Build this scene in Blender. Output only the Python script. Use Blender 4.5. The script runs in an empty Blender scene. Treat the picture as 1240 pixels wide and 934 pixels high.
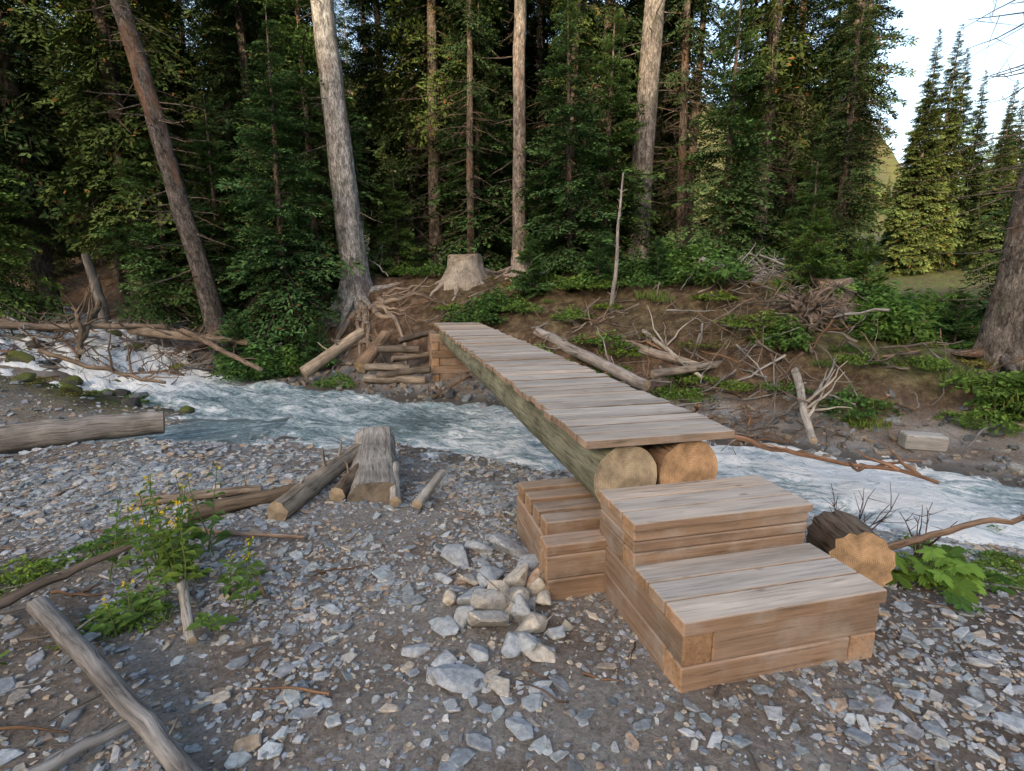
import bpy, math, bmesh
import numpy as np
from mathutils import Vector, Matrix
R=np.random.RandomState(7)
scene=bpy.context.scene
COL=scene.collection
# ------------------------------------------------------------------ noise
_tab=np.random.RandomState(3).rand(256,256)
def vnoise(x,y):
    xi=np.floor(x).astype(int);yi=np.floor(y).astype(int)
    fx=x-xi;fy=y-yi
    fx=fx*fx*(3-2*fx);fy=fy*fy*(3-2*fy)
    g=lambda a,b:_tab[a&255,b&255]
    return (g(xi,yi)*(1-fx)+g(xi+1,yi)*fx)*(1-fy)+(g(xi,yi+1)*(1-fx)+g(xi+1,yi+1)*fx)*fy
def fbm(x,y,o=4):
    s=0;a=.5;t=0
    for i in range(o):
        s=s+a*vnoise(x*2**i+17.3*i,y*2**i+5.1*i);t+=a;a*=.5
    return s/t-.5
def sstep(a,b,x):
    t=np.clip((x-a)/(b-a),0,1);return t*t*(3-2*t)
# ------------------------------------------------------------------ river
RIV=np.array([(-40,30,2.5,1.8),(-22,20,2.0,1.15),(-14,14.8,1.6,.75),(-11,12.9,1.4,.55),(-9.5,11.8,1.2,.42),(-8.7,11.2,1.1,.12),(-8.3,11.0,1.0,.06),(-7.6,10.6,1.0,-.24),(-6,9.7,1.0,-.3),(-4.5,8.9,1.1,-.34),(-2,7.8,1.15,-.36),(0.2,6.9,1.2,-.38),(2.8,5.5,.98,-.42),(4.6,4.6,.9,-.45),(7,3.4,1,-.5),(14,0,1.2,-.7),(40,-12,2,-1.4)],float)
SID=np.array([(-12,4.2,.7,-.36),(-9,4.9,.6,-.36),(-5.7,6.0,.5,-.362),(-4.3,6.9,.5,-.362),(-3.1,7.6,.4,-.366)],float)
def rdist(x,y,P):
    best=np.full(x.shape,1e9);hw=np.zeros(x.shape);zw=np.zeros(x.shape);side=np.ones(x.shape);al=np.zeros(x.shape);s0=0
    for i in range(len(P)-1):
        a=P[i];b=P[i+1];dx,dy=b[0]-a[0],b[1]-a[1];L2=dx*dx+dy*dy;L=math.sqrt(L2)
        t=np.clip(((x-a[0])*dx+(y-a[1])*dy)/L2,0,1)
        ex=x-a[0]-t*dx;ey=y-a[1]-t*dy;d=np.hypot(ex,ey)
        m=d<best
        best=np.where(m,d,best);hw=np.where(m,a[2]+t*(b[2]-a[2]),hw);zw=np.where(m,a[3]+t*(b[3]-a[3]),zw)
        side=np.where(m,np.sign(dx*(y-a[1])-dy*(x-a[0])+1e-9),side);al=np.where(m,s0+t*L,al);s0+=L
    return best,hw,zw,side,al
FD=[0,.9,1.45,1.9,2.6,3.4,4.6,7,12,30,60]
FH=[-.38,-.27,-.12,.45,.88,1.42,1.75,1.85,2.0,2.7,3.2]
FL=[-.42,-.27,-.15,0.02,.1,.15,.2,.28,.4,1.0,2.0]
def ground(x,y,full=False):
    x=np.asarray(x,float);y=np.asarray(y,float)
    b1,h1,z1,sd,al=rdist(x,y,RIV);b2,h2,z2,_,al2=rdist(x,y,SID)
    wob=fbm(x*.8,y*.8,3)*.7+fbm(x*3,y*3,2)*.25
    d=b1-h1+wob*.8;d2=b2-h2+wob*.5
    g=sstep(4.2,8.0,x)
    far=np.interp(d,FD,FH)*(1-g)+np.interp(d,FD,FL)*g
    far=far+(z1+.38)*(1-sstep(0,5,d)*.45)*(1-g)
    far=far+fbm(x*.5,y*.5)*.4*sstep(1.5,5,d)+fbm(x*2.3,y*2.3)*.26*sstep(.3,2,d)+fbm(x*6,y*6,3)*.1*sstep(.3,2,d)
    near_lv=fbm(x*.7,y*.7)*.08+fbm(x*4,y*4,3)*.035
    near_lv=near_lv+(.7+.5*fbm(x*2,y*2))*np.exp(-(((x+6.7)/1.7)**2+((y-8.2)/.75)**2)) + sstep(8,16,-x)*.9*sstep(4,9,y)
    sh=z1-.03
    near=sh+(near_lv-sh)*sstep(-.1,2.4,d)
    s2=sstep(-.1,1.1,d2); near=np.minimum(near,(z2-.03)+(near-(z2-.03))*s2)
    z=np.where(sd>0,far,near)
    ins=sstep(0.05,-.35,d);z=z*(1-ins)+(z1-.2)*ins
    ins2=sstep(0.0,-.3,d2)*(sd<0);z=z*(1-ins2)+(z2-.15)*ins2
    u=x/np.maximum(y,1)
    yy=np.maximum(y-38,0);k=1-.72*sstep(.5,.85,u)
    hill=(yy*.07+yy**2*.00075)*k
    hill=np.minimum(hill,120*k)
    z=z+hill*(1+.5*fbm(x*.012,y*.012,4))+fbm(x*.04,y*.04,4)*np.clip(yy*.1,0,14)+sstep(.45,.65,u)*np.clip(y-30,0,60)*.07
    z=z+51.5*sstep(55,128,-y)+fbm(x*.05,y*.05)*6*sstep(30,80,-y)  # unseen ridge behind the camera, added to keep low sun off the foreground
    if full:
        return z,d,d2,sd,z1,z2,al,al2,b1,b2
    return z
def gz(x,y): return float(ground(np.array([x]),np.array([y]))[0])
# ------------------------------------------------------------------ geometry accumulator
class Geo:
    def __init__(s): s.V=[];s.P=[];s.C=[];s.G=[];s.n=0
    def add(s,V,polys,col=(1,1,1),gp=None):
        V=np.asarray(V,float).reshape(-1,3);n=len(V)
        C=np.asarray(col,float)
        if C.ndim==1: C=np.tile(C[:3],(n,1))
        s.V.append(V);s.C.append(C[:,:3]);s.G.append(V if gp is None else np.asarray(gp,float))
        for F,m in polys: s.P.append((np.asarray(F,np.int64)+s.n,m))
        s.n+=n
    def mesh(s,name,mats,smooth=False):
        V=np.concatenate(s.V);C=np.concatenate(s.C);G=np.concatenate(s.G)
        me=bpy.data.meshes.new(name)
        loops=np.concatenate([F.ravel() for F,m in s.P]).astype(np.int32)
        sizes=np.concatenate([np.full(len(F),F.shape[1]) for F,m in s.P])
        mi=np.concatenate([np.full(len(F),m) for F,m in s.P]).astype(np.int32)
        st=np.concatenate([[0],np.cumsum(sizes)[:-1]]).astype(np.int32)
        me.vertices.add(len(V));me.vertices.foreach_set('co',V.astype(np.float32).ravel())
        me.loops.add(len(loops));me.loops.foreach_set('vertex_index',loops)
        me.polygons.add(len(st));me.polygons.foreach_set('loop_start',st)
        me.update(calc_edges=True)
        me.polygons.foreach_set('material_index',mi)
        me.polygons.foreach_set('use_smooth',np.full(len(st),bool(smooth)))
        a=me.attributes.new('col','FLOAT_COLOR','POINT');a.data.foreach_set('color',np.concatenate([C,np.ones((len(C),1))],1).astype(np.float32).ravel())
        a=me.attributes.new('gp','FLOAT_VECTOR','POINT');a.data.foreach_set('vector',G.astype(np.float32).ravel())
        for m in mats: me.materials.append(m)
        me.update()
        return me
    def obj(s,name,mats,smooth=False,parent=None):
        return mkobj(name,s.mesh(name,mats,smooth),parent)
def mkobj(name,me,parent=None,loc=(0,0,0),rot=(0,0,0),sc=(1,1,1)):
    o=bpy.data.objects.new(name,me);COL.objects.link(o);o.location=loc;o.rotation_euler=rot;o.scale=sc
    if parent: o.parent=parent
    return o
def empty(name,loc=(0,0,0),rot=(0,0,0)):
    o=mkobj(name,None,None,loc,rot);o.empty_display_size=.2;return o
def tube(G,pts,rad,segs=9,col=(1,1,1),rough=.0,mat=0,cap=1,seed=None,capcol=None,flare=None):
    pts=np.asarray(pts,float);n=len(pts);rad=np.asarray(rad,float)*np.ones(n)
    T=np.gradient(pts,axis=0);T/=np.linalg.norm(T,axis=1)[:,None]+1e-9
    ref=np.array([0,0,1.]) if abs(T[0][2])<.8 else np.array([1.,0,0])
    N=np.cross(T,ref);N/=np.linalg.norm(N,axis=1)[:,None]+1e-9;B=np.cross(T,N)
    th=np.linspace(0,2*np.pi,segs,endpoint=False)+R.rand()*3
    ringn=1+rough*(R.rand(segs)-.5)[None]*1.2+rough*(R.rand(n,segs)-.5)
    rr=rad[:,None]*ringn
    if flare is not None: rr=rr*flare(np.arange(n)[:,None],th[None])
    V=pts[:,None]+rr[...,None]*(np.cos(th)[None,:,None]*N[:,None]+np.sin(th)[None,:,None]*B[:,None])
    s=np.concatenate([[0],np.cumsum(np.linalg.norm(np.diff(pts,axis=0),axis=1))])
    off=R.rand(3)*20
    gp=np.stack([np.cos(th)[None]*rad[:,None],np.sin(th)[None]*rad[:,None],s[:,None]+0*th[None]],-1)+off
    i=np.arange(n-1)[:,None]*segs;j=np.arange(segs)[None];k=(j+1)%segs
    F=np.stack([i+j,i+k,i+segs+k,i+segs+j],-1).reshape(-1,4)
    G.add(V,[(F,mat)],col,gp.reshape(-1,3))
    if cap is not None:
        cc=col if capcol is None else capcol
        for e in (0,n-1):
            c=V[e];ctr=c.mean(0)
            VV=np.concatenate([c,[ctr]]);g=np.concatenate([np.stack([np.cos(th)*rad[e],np.sin(th)*rad[e],0*th],-1),[[0,0,0]]])
            FF=np.stack([np.arange(segs),(np.arange(segs)+1)%segs,np.full(segs,segs)],-1)
            G.add(VV,[(FF,cap)],cc,g)
def wob(p0,p1,n,amp,sag=0):
    p0=np.array(p0,float);p1=np.array(p1,float);t=np.linspace(0,1,n)[:,None]
    L=np.linalg.norm(p1-p0);q=p0+(p1-p0)*t
    w=np.cumsum(R.randn(n,3),0);w-=w[0]+(w[-1]-w[0])*t
    return q+w*amp*L/np.sqrt(n)+np.array([0,0,-sag])*(4*t*(1-t))
def _boxt():
    cs=[(x,y,z) for x in(-1,1) for y in(-1,1) for z in(-1,1)];idx={}
    for ci,c in enumerate(cs):
        for a in range(3): idx[(c,a)]=ci*3+a
    quads=[];tris=[]
    for a in range(3):
        o=[i for i in range(3) if i!=a]
        for s in(-1,1):
            f=[]
            for (p,q) in((-1,-1),(1,-1),(1,1),(-1,1)):
                c=[0,0,0];c[a]=s;c[o[0]]=p;c[o[1]]=q;f.append(idx[(tuple(c),a)])
            quads.append(f)
    for k in range(3):
        i,j=[m for m in range(3) if m!=k]
        for si in(-1,1):
            for sj in(-1,1):
                c=[0,0,0];c[i]=si;c[j]=sj;c0=list(c);c0[k]=-1;c1=list(c);c1[k]=1
                quads.append([idx[(tuple(c0),i)],idx[(tuple(c1),i)],idx[(tuple(c1),j)],idx[(tuple(c0),j)]])
    for c in cs: tris.append([idx[(c,a)] for a in range(3)])
    cv=np.array([c for c in cs for a in range(3)],float);ax=np.array([a for c in cs for a in range(3)])
    P=cv.copy()
    for i in range(24):
        for a in range(3):
            if a!=ax[i]:P[i,a]*=.9
    fx=lambda F:[f if np.dot(np.cross(P[f[1]]-P[f[0]],P[f[2]]-P[f[0]]),P[f].mean(0))>0 else f[::-1] for f in F]
    return cv,ax,np.array(fx(quads)),np.array(fx(tris))
BCV,BAX,BQ,BT=_boxt()
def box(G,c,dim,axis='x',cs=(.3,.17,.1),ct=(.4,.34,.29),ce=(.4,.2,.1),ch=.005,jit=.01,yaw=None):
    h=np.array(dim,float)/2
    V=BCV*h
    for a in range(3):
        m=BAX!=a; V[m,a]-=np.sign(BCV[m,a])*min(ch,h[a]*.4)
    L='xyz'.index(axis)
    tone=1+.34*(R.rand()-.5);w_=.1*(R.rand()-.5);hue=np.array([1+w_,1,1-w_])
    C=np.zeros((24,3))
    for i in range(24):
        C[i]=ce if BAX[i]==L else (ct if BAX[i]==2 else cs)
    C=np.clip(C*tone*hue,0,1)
    gp=V.copy()
    if L==1: gp=gp[:,[1,0,2]]
    if L==2: gp=gp[:,[2,0,1]]
    gp=gp+R.rand(3)*30
    a=R.randn(3)*jit*np.array([.5,.5,1]) if yaw is None else np.array([0,0,yaw])
    M=np.array(Matrix.Rotation(a[2],3,'Z')@Matrix.Rotation(a[1],3,'Y')@Matrix.Rotation(a[0],3,'X'))
    G.add(V@M.T+np.array(c),[(BQ,0),(BT,0)],C,gp)
# ------------------------------------------------------------------ materials
class NT:
    def __init__(s,name,diffuse=False):
        s.m=bpy.data.materials.new(name);s.m.use_nodes=True;s.t=s.m.node_tree;s.n=s.t.nodes;s.l=s.t.links
        s.b=s.n['Principled BSDF'];s.diff=diffuse
        if diffuse:
            s.n.remove(s.b);s.b=s.n.new('ShaderNodeBsdfDiffuse');s.l.new(s.b.outputs[0],s.n['Material Output'].inputs[0])
        else: s.b.inputs['Specular IOR Level'].default_value=.25
    def node(s,ty,**k):
        n=s.n.new(ty)
        for a,v in k.items(): setattr(n,a,v)
        return n
    def attr(s,name): return s.node('ShaderNodeAttribute',attribute_name=name)
    def mapping(s,src,sc):
        m=s.node('ShaderNodeMapping');m.inputs['Scale'].default_value=sc;s.l.new(src,m.inputs[0]);return m.outputs[0]
    def noise(s,vec,scale,detail=4,rough=.6,dist=0):
        n=s.node('ShaderNodeTexNoise');n.inputs['Scale'].default_value=scale;n.inputs['Detail'].default_value=detail;n.inputs['Roughness'].default_value=rough;n.inputs['Distortion'].default_value=dist
        if vec is not None:s.l.new(vec,n.inputs['Vector'])
        return n.outputs[0]
    def ramp(s,f,stops):
        r=s.node('ShaderNodeValToRGB');e=r.color_ramp.elements
        while len(e)<len(stops):e.new(.5)
        for i,(p,c) in enumerate(stops):
            e[i].position=p;e[i].color=(c,c,c,1) if np.isscalar(c) else tuple(c)+(1,)
        s.l.new(f,r.inputs[0]);return r.outputs[0]
    def mix(s,a,b,f,mode='MIX'):
        n=s.node('ShaderNodeMix',data_type='RGBA',blend_type=mode)
        for i,v in((0,f),(6,a),(7,b)):
            if hasattr(v,'is_linked'): s.l.new(v,n.inputs[i])
            else: n.inputs[i].default_value=v if np.isscalar(v) else tuple(v)+(1,)
        return n.outputs[2]
    def math(s,op,a,b=0):
        n=s.node('ShaderNodeMath',operation=op)
        for i,v in enumerate((a,b)):
            if hasattr(v,'is_linked'):s.l.new(v,n.inputs[i])
            else:n.inputs[i].default_value=v
        return n.outputs[0]
    def bump(s,h,st,dist=.01):
        b=s.node('ShaderNodeBump');b.inputs['Strength'].default_value=st;b.inputs['Distance'].default_value=dist
        s.l.new(h,b.inputs['Height']);s.l.new(b.outputs[0],s.b.inputs['Normal']);return b.outputs[0]
    def out(s,col,rough=.85):
        ci=s.b.inputs['Color' if s.diff else 'Base Color']
        if hasattr(col,'is_linked'):s.l.new(col,ci)
        else:ci.default_value=tuple(col)+(1,)
        if s.diff: return s.m
        if hasattr(rough,'is_linked'):s.l.new(rough,s.b.inputs['Roughness'])
        else:s.b.inputs['Roughness'].default_value=rough
        return s.m
def mat_lumber():
    k=NT('lumber');g=k.attr('gp').outputs['Vector'];c=k.attr('col').outputs['Color']
    n1=k.noise(k.mapping(g,(1.6,28,28)),2.2,5,.65,.4)
    n2=k.noise(k.mapping(g,(.8,6,6)),1.5,3)
    n3=k.noise(g,5,4)
    gr=k.ramp(n1,[(.28,.4),(.45,.88),(.72,1.15)])
    col=k.mix(c,gr,1,'MULTIPLY')
    col=k.mix(col,k.ramp(n2,[(.3,.62),(.7,1.25)]),.8,'MULTIPLY')
    col=k.mix(col,(.43,.385,.345),k.ramp(n3,[(.48,0.),(.72,.5)]))
    v=k.node('ShaderNodeTexVoronoi');v.inputs['Scale'].default_value=1.0;k.l.new(k.mapping(g,(3.2,9,9)),v.inputs['Vector'])
    col=k.mix(col,(.14,.085,.055),k.ramp(v.outputs[0],[(.05,.6),(.11,0.)]))
    h=k.math('ADD',n1,k.math('MULTIPLY',n3,.3));k.bump(h,.55,.007)
    return k.out(col,.82)
def mat_deadwood(name='weathered_wood'):
    k=NT(name,True);g=k.attr('gp').outputs['Vector'];c=k.attr('col').outputs['Color']
    n1=k.noise(k.mapping(g,(30,30,2.2)),1.6,5,.7,.5);n2=k.noise(g,3,3)
    col=k.mix(c,k.ramp(n1,[(.3,.22),(.48,.85),(.75,1.35)]),1,'MULTIPLY')
    col=k.mix(col,k.ramp(n2,[(.35,.6),(.65,1.15)]),.9,'MULTIPLY')
    k.bump(n1,.9,.014);return k.out(col,.9)
def mat_bark():
    k=NT('bark',True);g=k.attr('gp').outputs['Vector'];c=k.attr('col').outputs['Color']
    n1=k.noise(k.mapping(g,(14,14,4.5)),2.5,5,.72,.8)
    n2=k.noise(k.mapping(g,(1,1,.35)),2.0,3)
    n3=k.noise(k.mapping(g,(5,5,2.2)),2.0,3,.6)
    col=k.mix(c,k.ramp(n1,[(.32,.2),(.5,.85),(.66,1.7)]),1,'MULTIPLY')
    col=k.mix(col,k.ramp(n3,[(.38,.6),(.62,1.3)]),1,'MULTIPLY')
    col=k.mix(col,(.23,.12,.07),k.ramp(n2,[(.56,0.),(.68,.5)]))
    col=k.mix(col,(.055,.07,.03),k.ramp(n2,[(.3,.5),(.42,0.)]))
    k.bump(k.math('ADD',n1,n3),1,.04);return k.out(col,.95)
def mat_endgrain():
    k=NT('end_grain');g=k.attr('gp').outputs['Vector'];c=k.attr('col').outputs['Color']
    w=k.node('ShaderNodeTexWave',wave_type='RINGS',rings_direction='Z');w.inputs['Scale'].default_value=34;w.inputs['Distortion'].default_value=2.2;w.inputs['Detail'].default_value=2;w.inputs['Detail Scale'].default_value=.8
    k.l.new(g,w.inputs['Vector']);n=k.noise(g,8,5,.65)
    col=k.mix(c,k.ramp(w.outputs[0],[(0.,.62),(.6,1.08)]),.8,'MULTIPLY')
    col=k.mix(col,k.ramp(n,[(.32,.35),(.65,1.2)]),.95,'MULTIPLY')
    sx=k.node('ShaderNodeSeparateXYZ');k.l.new(g,sx.inputs[0])
    an=k.math('ARCTAN2',sx.outputs[1],sx.outputs[0]);cb=k.node('ShaderNodeCombineXYZ');k.l.new(k.math('MULTIPLY',an,2.2),cb.inputs[0])
    cr=k.noise(cb.outputs[0],3.2,2);col=k.mix(col,(.06,.035,.02),k.ramp(cr,[(.34,.85),(.37,0.)]))
    k.bump(w.outputs[0],.3,.004);return k.out(col,.8)
def mat_stone(name='stone'):
    k=NT(name,True);c=k.attr('col').outputs['Color']
    tc=k.node('ShaderNodeTexCoord').outputs['Object']
    n=k.noise(tc,34,4,.7)
    col=k.mix(c,k.ramp(n,[(.3,.55),(.7,1.35)]),.9,'MULTIPLY')
    k.bump(n,.5,.01);return k.out(col,.75)
def mat_ground():
    k=NT('ground_soil');tc=k.node('ShaderNodeTexCoord').outputs['Object'];z=k.attr('col')
    sp=k.node('ShaderNodeSeparateColor');k.l.new(z.outputs['Color'],sp.inputs[0])
    n1=k.noise(tc,1.3,4,.6);n2=k.noise(tc,30,6,.85,.4);n4=k.noise(tc,6,6,.65)
    v=k.node('ShaderNodeTexVoronoi');v.inputs['Scale'].default_value=95;k.l.new(tc,v.inputs['Vector'])
    grav=k.ramp(n2,[(.32,(.11,.095,.085)),(.5,(.28,.25,.22)),(.66,(.46,.42,.38))])
    vc=k.node('ShaderNodeHueSaturation');vc.inputs['Saturation'].default_value=.15;vc.inputs['Value'].default_value=.6;k.l.new(v.outputs['Color'],vc.inputs['Color'])
    grav=k.mix(grav,vc.outputs[0],.3)
    brown=k.ramp(n2,[(.32,(.075,.052,.038)),(.5,(.2,.148,.11)),(.68,(.37,.3,.24))])
    grav=k.mix(grav,brown,k.ramp(n1,[(.4,0.),(.6,.8)]))
    duff=k.ramp(n4,[(.3,(.035,.024,.016)),(.5,(.11,.07,.045)),(.7,(.24,.17,.12))])
    duff=k.mix(duff,k.ramp(n2,[(.3,.4),(.7,1.5)]),.9,'MULTIPLY')
    green=k.ramp(n4,[(.3,(.04,.06,.016)),(.55,(.1,.15,.04)),(.75,(.18,.21,.06))])
    green=k.mix(green,k.ramp(n2,[(.3,.5),(.7,1.4)]),.8,'MULTIPLY')
    col=k.mix(duff,grav,sp.outputs[0])
    gm=k.math('MULTIPLY',sp.outputs[1],k.ramp(n1,[(.35,.15),(.55,1.)]))
    gm=k.math('MULTIPLY',gm,k.ramp(n4,[(.4,.35),(.55,1.)]))
    col=k.mix(col,green,gm)
    col=k.mix(col,(.035,.035,.032),k.math('MULTIPLY',sp.outputs[2],.75))
    h=k.math('ADD',n2,n4)
    k.bump(h,1.,.03)
    rgh=k.ramp(sp.outputs[2],[(0.,.9),(1.,.35)])
    return k.out(col,rgh)
def mat_water():
    k=NT('river_water');g=k.attr('gp').outputs['Vector'];c=k.attr('col')
    sp=k.node('ShaderNodeSeparateColor');k.l.new(c.outputs['Color'],sp.inputs[0])
    n1=k.noise(k.mapping(g,(.8,2.2,1)),1.7,7,.72,1.8);n2=k.noise(k.mapping(g,(2.4,4.5,1)),4,5,.75,.8)
    f=k.math('ADD',k.math('MULTIPLY',n1,.62),k.math('MULTIPLY',n2,.38))
    f=k.math('ADD',f,k.math('MULTIPLY',k.math('SUBTRACT',sp.outputs[0],.5),.34))
    col=k.ramp(f,[(.36,(.1,.145,.16)),(.46,(.2,.29,.325)),(.54,(.42,.52,.57)),(.60,(.84,.88,.91))])
    k.bump(f,1.,.12)
    return k.out(col,k.ramp(f,[(.45,.15),(.6,.6)]))
def mat_leaf(name,tr=.25):
    k=NT(name,True);c=k.attr('col').outputs['Color'];oi=k.node('ShaderNodeObjectInfo')
    col=k.mix(c,k.ramp(oi.outputs['Random'],[(0.,(.7,.78,.8)),(.5,(1.,1.,1.)),(1.,(1.3,1.15,.85))]),1,'MULTIPLY')
    k.out(col)
    if tr>0:
        t=k.node('ShaderNodeBsdfTranslucent');k.l.new(col,t.inputs[0]);ms=k.node('ShaderNodeMixShader');ms.inputs[0].default_value=tr
        k.l.new(k.b.outputs[0],ms.inputs[1]);k.l.new(t.outputs[0],ms.inputs[2]);k.l.new(ms.outputs[0],k.n['Material Output'].inputs[0])
    return k.m
M_LUM=mat_lumber();M_DEAD=mat_deadwood();M_BARK=mat_bark();M_END=mat_endgrain();M_STONE=mat_stone();M_GR=mat_ground();M_WAT=mat_water()
M_NEED=mat_leaf('spruce_needles',0);M_LEAF=mat_leaf('broad_leaves',.3)
# ------------------------------------------------------------------ terrain
def axis(lo,hi,n,c,k):
    u=np.linspace(math.asinh((lo-c)/k),math.asinh((hi-c)/k),n);return c+k*np.sinh(u)
xs=axis(-420,520,540,0,2.8);ys=axis(-170,640,580,6,3.6)
X,Y=np.meshgrid(xs,ys)
Z,d,d2,sd,z1,z2,al,al2,b1,b2=ground(X,Y,True)
nearz=(sd<0)
dm=np.minimum(d,np.where(nearz,d2,9))
gravel=np.where(nearz,1.0,1-sstep(1.0,1.8,d))*sstep(-14,-8,X+0*Y)*(1-sstep(9,13,X))*sstep(-6,-3,Y)
gravel=np.where(nearz,gravel*(1-.95*np.exp(-(((X+6.7)/2.2)**2+((Y-8.2)/1.)**2))),gravel)
gravel=gravel*(1-.6*sstep(.3,.6,np.exp(-(((X-2.3)/1.0)**2+((Y-1.9)/.9)**2))))
gravel=gravel*(1-.5*np.exp(-(((X+2.6)/.9)**2+((Y-2.0)/1.)**2)))
green=np.where(nearz,.9*np.exp(-(((X+6.8)/1.8)**2+((Y-8.3)/.9)**2)),sstep(1.5,2.4,d)*(.2+.7*sstep(3.8,6.,X)))
green=np.maximum(green,.95*sstep(30,50,Y));green=np.maximum(green,sstep(6,12,-Y))
green=np.where((X<-2)&(Y<30)&(~nearz),green*.8,green)
green=np.maximum(green,.9*np.exp(-(((X+2.5)/.25)**2+((Y-1.85)/.25)**2)))
path=np.exp(-(((X+2.2-(-.25)*(Y-10.5))/.9)**2))*((Y>10)&(Y<15));green=green*(1-path)
wet=(1-sstep(-.05,.45,dm))
C=np.stack([gravel,green,wet],-1).reshape(-1,3)
nx,ny=len(xs),len(ys);i=np.arange(ny-1)[:,None]*nx+np.arange(nx-1)[None]
G=Geo();G.add(np.stack([X,Y,Z],-1),[(np.stack([i,i+1,i+nx+1,i+nx],-1).reshape(-1,4),0)],C);G.obj('ground',[M_GR],True)
# ------------------------------------------------------------------ water
wx=np.arange(-24,15,.055);wy=np.arange(-1,22,.055);X,Y=np.meshgrid(wx,wy)
Z,d,d2,sd,z1,z2,al,al2,b1,b2=ground(X,Y,True)
use2=(d2<d)&(sd<0);zw=np.where(use2,z2,z1);aa=np.where(use2,al2,al);bb=np.where(use2,b2,b1)*sd
sl=np.clip(np.gradient(z1,.055,axis=1)**2+np.gradient(z1,.055,axis=0)**2,0,.2)**.5
casc=np.where(use2,0,np.clip(sl*3.2,0,1))
casc=np.maximum(casc,.85*np.exp(-((X+8.2)/1.7)**2)*(~use2))
amp=.075+.15*casc
rip=fbm(aa*1.6,bb*3.0,4)*2*amp+fbm(aa*5,bb*7,3)*amp*1.1
WZ=zw+rip*np.where(use2,.3,1)-.02
keep=(Z<WZ+.06)
foam=np.where(use2,.36,.53+.65*casc+.2*sstep(-1.0,2.2,X)+.3*fbm(X*.8+9,Y*.8,2)*2+.5*rip/.1*.25)
nx=len(wx);ny=len(wy);i=(np.arange(ny-1)[:,None]*nx+np.arange(nx-1)[None]);kk=(keep[:-1,:-1]|keep[1:,:-1]|keep[:-1,1:]|keep[1:,1:])
F=np.stack([i,i+1,i+nx+1,i+nx],-1)[kk]
used=np.unique(F);remap=np.zeros(nx*ny,int);remap[used]=np.arange(len(used))
V=np.stack([X,Y,WZ],-1).reshape(-1,3)[used]
G=Geo();G.add(V,[(remap[F],0)],np.stack([foam]*3,-1).reshape(-1,3)[used],np.stack([aa,bb,0*aa],-1).reshape(-1,3)[used]);G.obj('river_water',[M_WAT],True)
# ------------------------------------------------------------------ gravel
def stones(name,x,y,size,cols,sink=.35,flat=(.18,.4),tilt=.18):
    n=len(x);k=6
    th=np.linspace(0,2*np.pi,k,endpoint=False)[None]+(R.rand(n,k)-.5)*.85+R.rand(n,1)*6
    el=.42+.55*R.rand(n,1);phi=R.rand(n,1)*6.28
    r=(.7+.6*R.rand(n,k))
    px=np.cos(th)*r;py=np.sin(th)*r*el
    hx=(flat[0]+(flat[1]-flat[0])*R.rand(n,1))
    rings=[]
    for sc,zz in((.85,-.9),(1.,.25),(.82,1.)):
        s=sc*(1+.12*(R.rand(n,k)-.5));rings.append(np.stack([px*s,py*s,zz*hx*(1+.35*(R.rand(n,k)-.5)*(zz>0))],-1))
    V=np.stack(rings,1)*(size[:,None,None,None]*.5)
    c,s=np.cos(phi)[...,None],np.sin(phi)[...,None]
    vx=V[...,0]*c-V[...,1]*s;vy=V[...,0]*s+V[...,1]*c
    tx=R.randn(n)[:,None,None]*tilt;ty=R.randn(n)[:,None,None]*tilt
    vz=V[...,2]+vx*tx+vy*ty
    z0=ground(x,y)+size*hx[:,0]*(.5-sink)
    V=np.stack([vx+x[:,None,None],vy+y[:,None,None],vz+z0[:,None,None]],-1)
    b=np.arange(n)[:,None]*(3*k);j=np.arange(k)[None];jn=(j+1)%k
    Q=np.concatenate([np.stack([b+a*k+j,b+a*k+jn,b+(a+1)*k+jn,b+(a+1)*k+j],-1).reshape(-1,4) for a in(0,1)])
    T=b+2*k+j
    C=np.repeat(cols,3*k,axis=0)
    G=Geo();G.add(V,[(Q,0),(T,0)],C);return G.obj(name,[M_STONE])
def stonecol(n,warm=.2):
    pal=np.array([(.24,.26,.28),(.3,.325,.345),(.38,.4,.42),(.18,.19,.2),(.43,.425,.41),(.42,.365,.3),(.33,.26,.2)])
    p=np.array([.27,.27,.17,.1,.07,.07,.05]);p[5:]*=warm/.2;p/=p.sum()
    c=pal[R.choice(len(pal),n,p=p)];return c*(.78+.44*R.rand(n,1))*(1+.05*(R.rand(n,3)-.5))
def scatter(n,x0,x1,y0,y1,fn):
    x=R.uniform(x0,x1,n);y=R.uniform(y0,y1,n);p=fn(x,y);m=R.rand(n)<p;return x[m],y[m]
def nearmask(x,y):
    z,d,d2,sd,*_=ground(x,y,True)
    m=((sd<0)&(d>-.5)&(d2>-.35))*1.
    dens=.38+1.0*sstep(-.08,.14,fbm(x*1.1+3,y*1.1,3))
    path=np.exp(-(((x-.75)/.55)**2+((y-1.5)/1.)**2));dens*=1-.7*path
    dirt=np.exp(-(((x-2.4)/.9)**2+((y-1.9)/.9)**2));dens*=1-.5*dirt
    dens*=1-.6*np.exp(-(((x+2.7)/.8)**2+((y-2.0)/1.)**2))
    dens*=1-.95*np.exp(-(((x+6.8)/1.9)**2+((y-8.3)/.9)**2))
    return m*np.clip(dens,0,1)
x,y=scatter(54000,-4.5,4.0,.9,4.6,nearmask);s=.008+.024*R.rand(len(x))**2
stones('pebble_gravel',x,y,s*1.3,stonecol(len(x),.6),.3)
x,y=scatter(12500,-4.5,4.0,.9,4.6,nearmask);s=.026+.085*R.rand(len(x))**3.5
stones('slate_gravel',x,y,s,stonecol(len(x)),.22,(.1,.22),.18)
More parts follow.
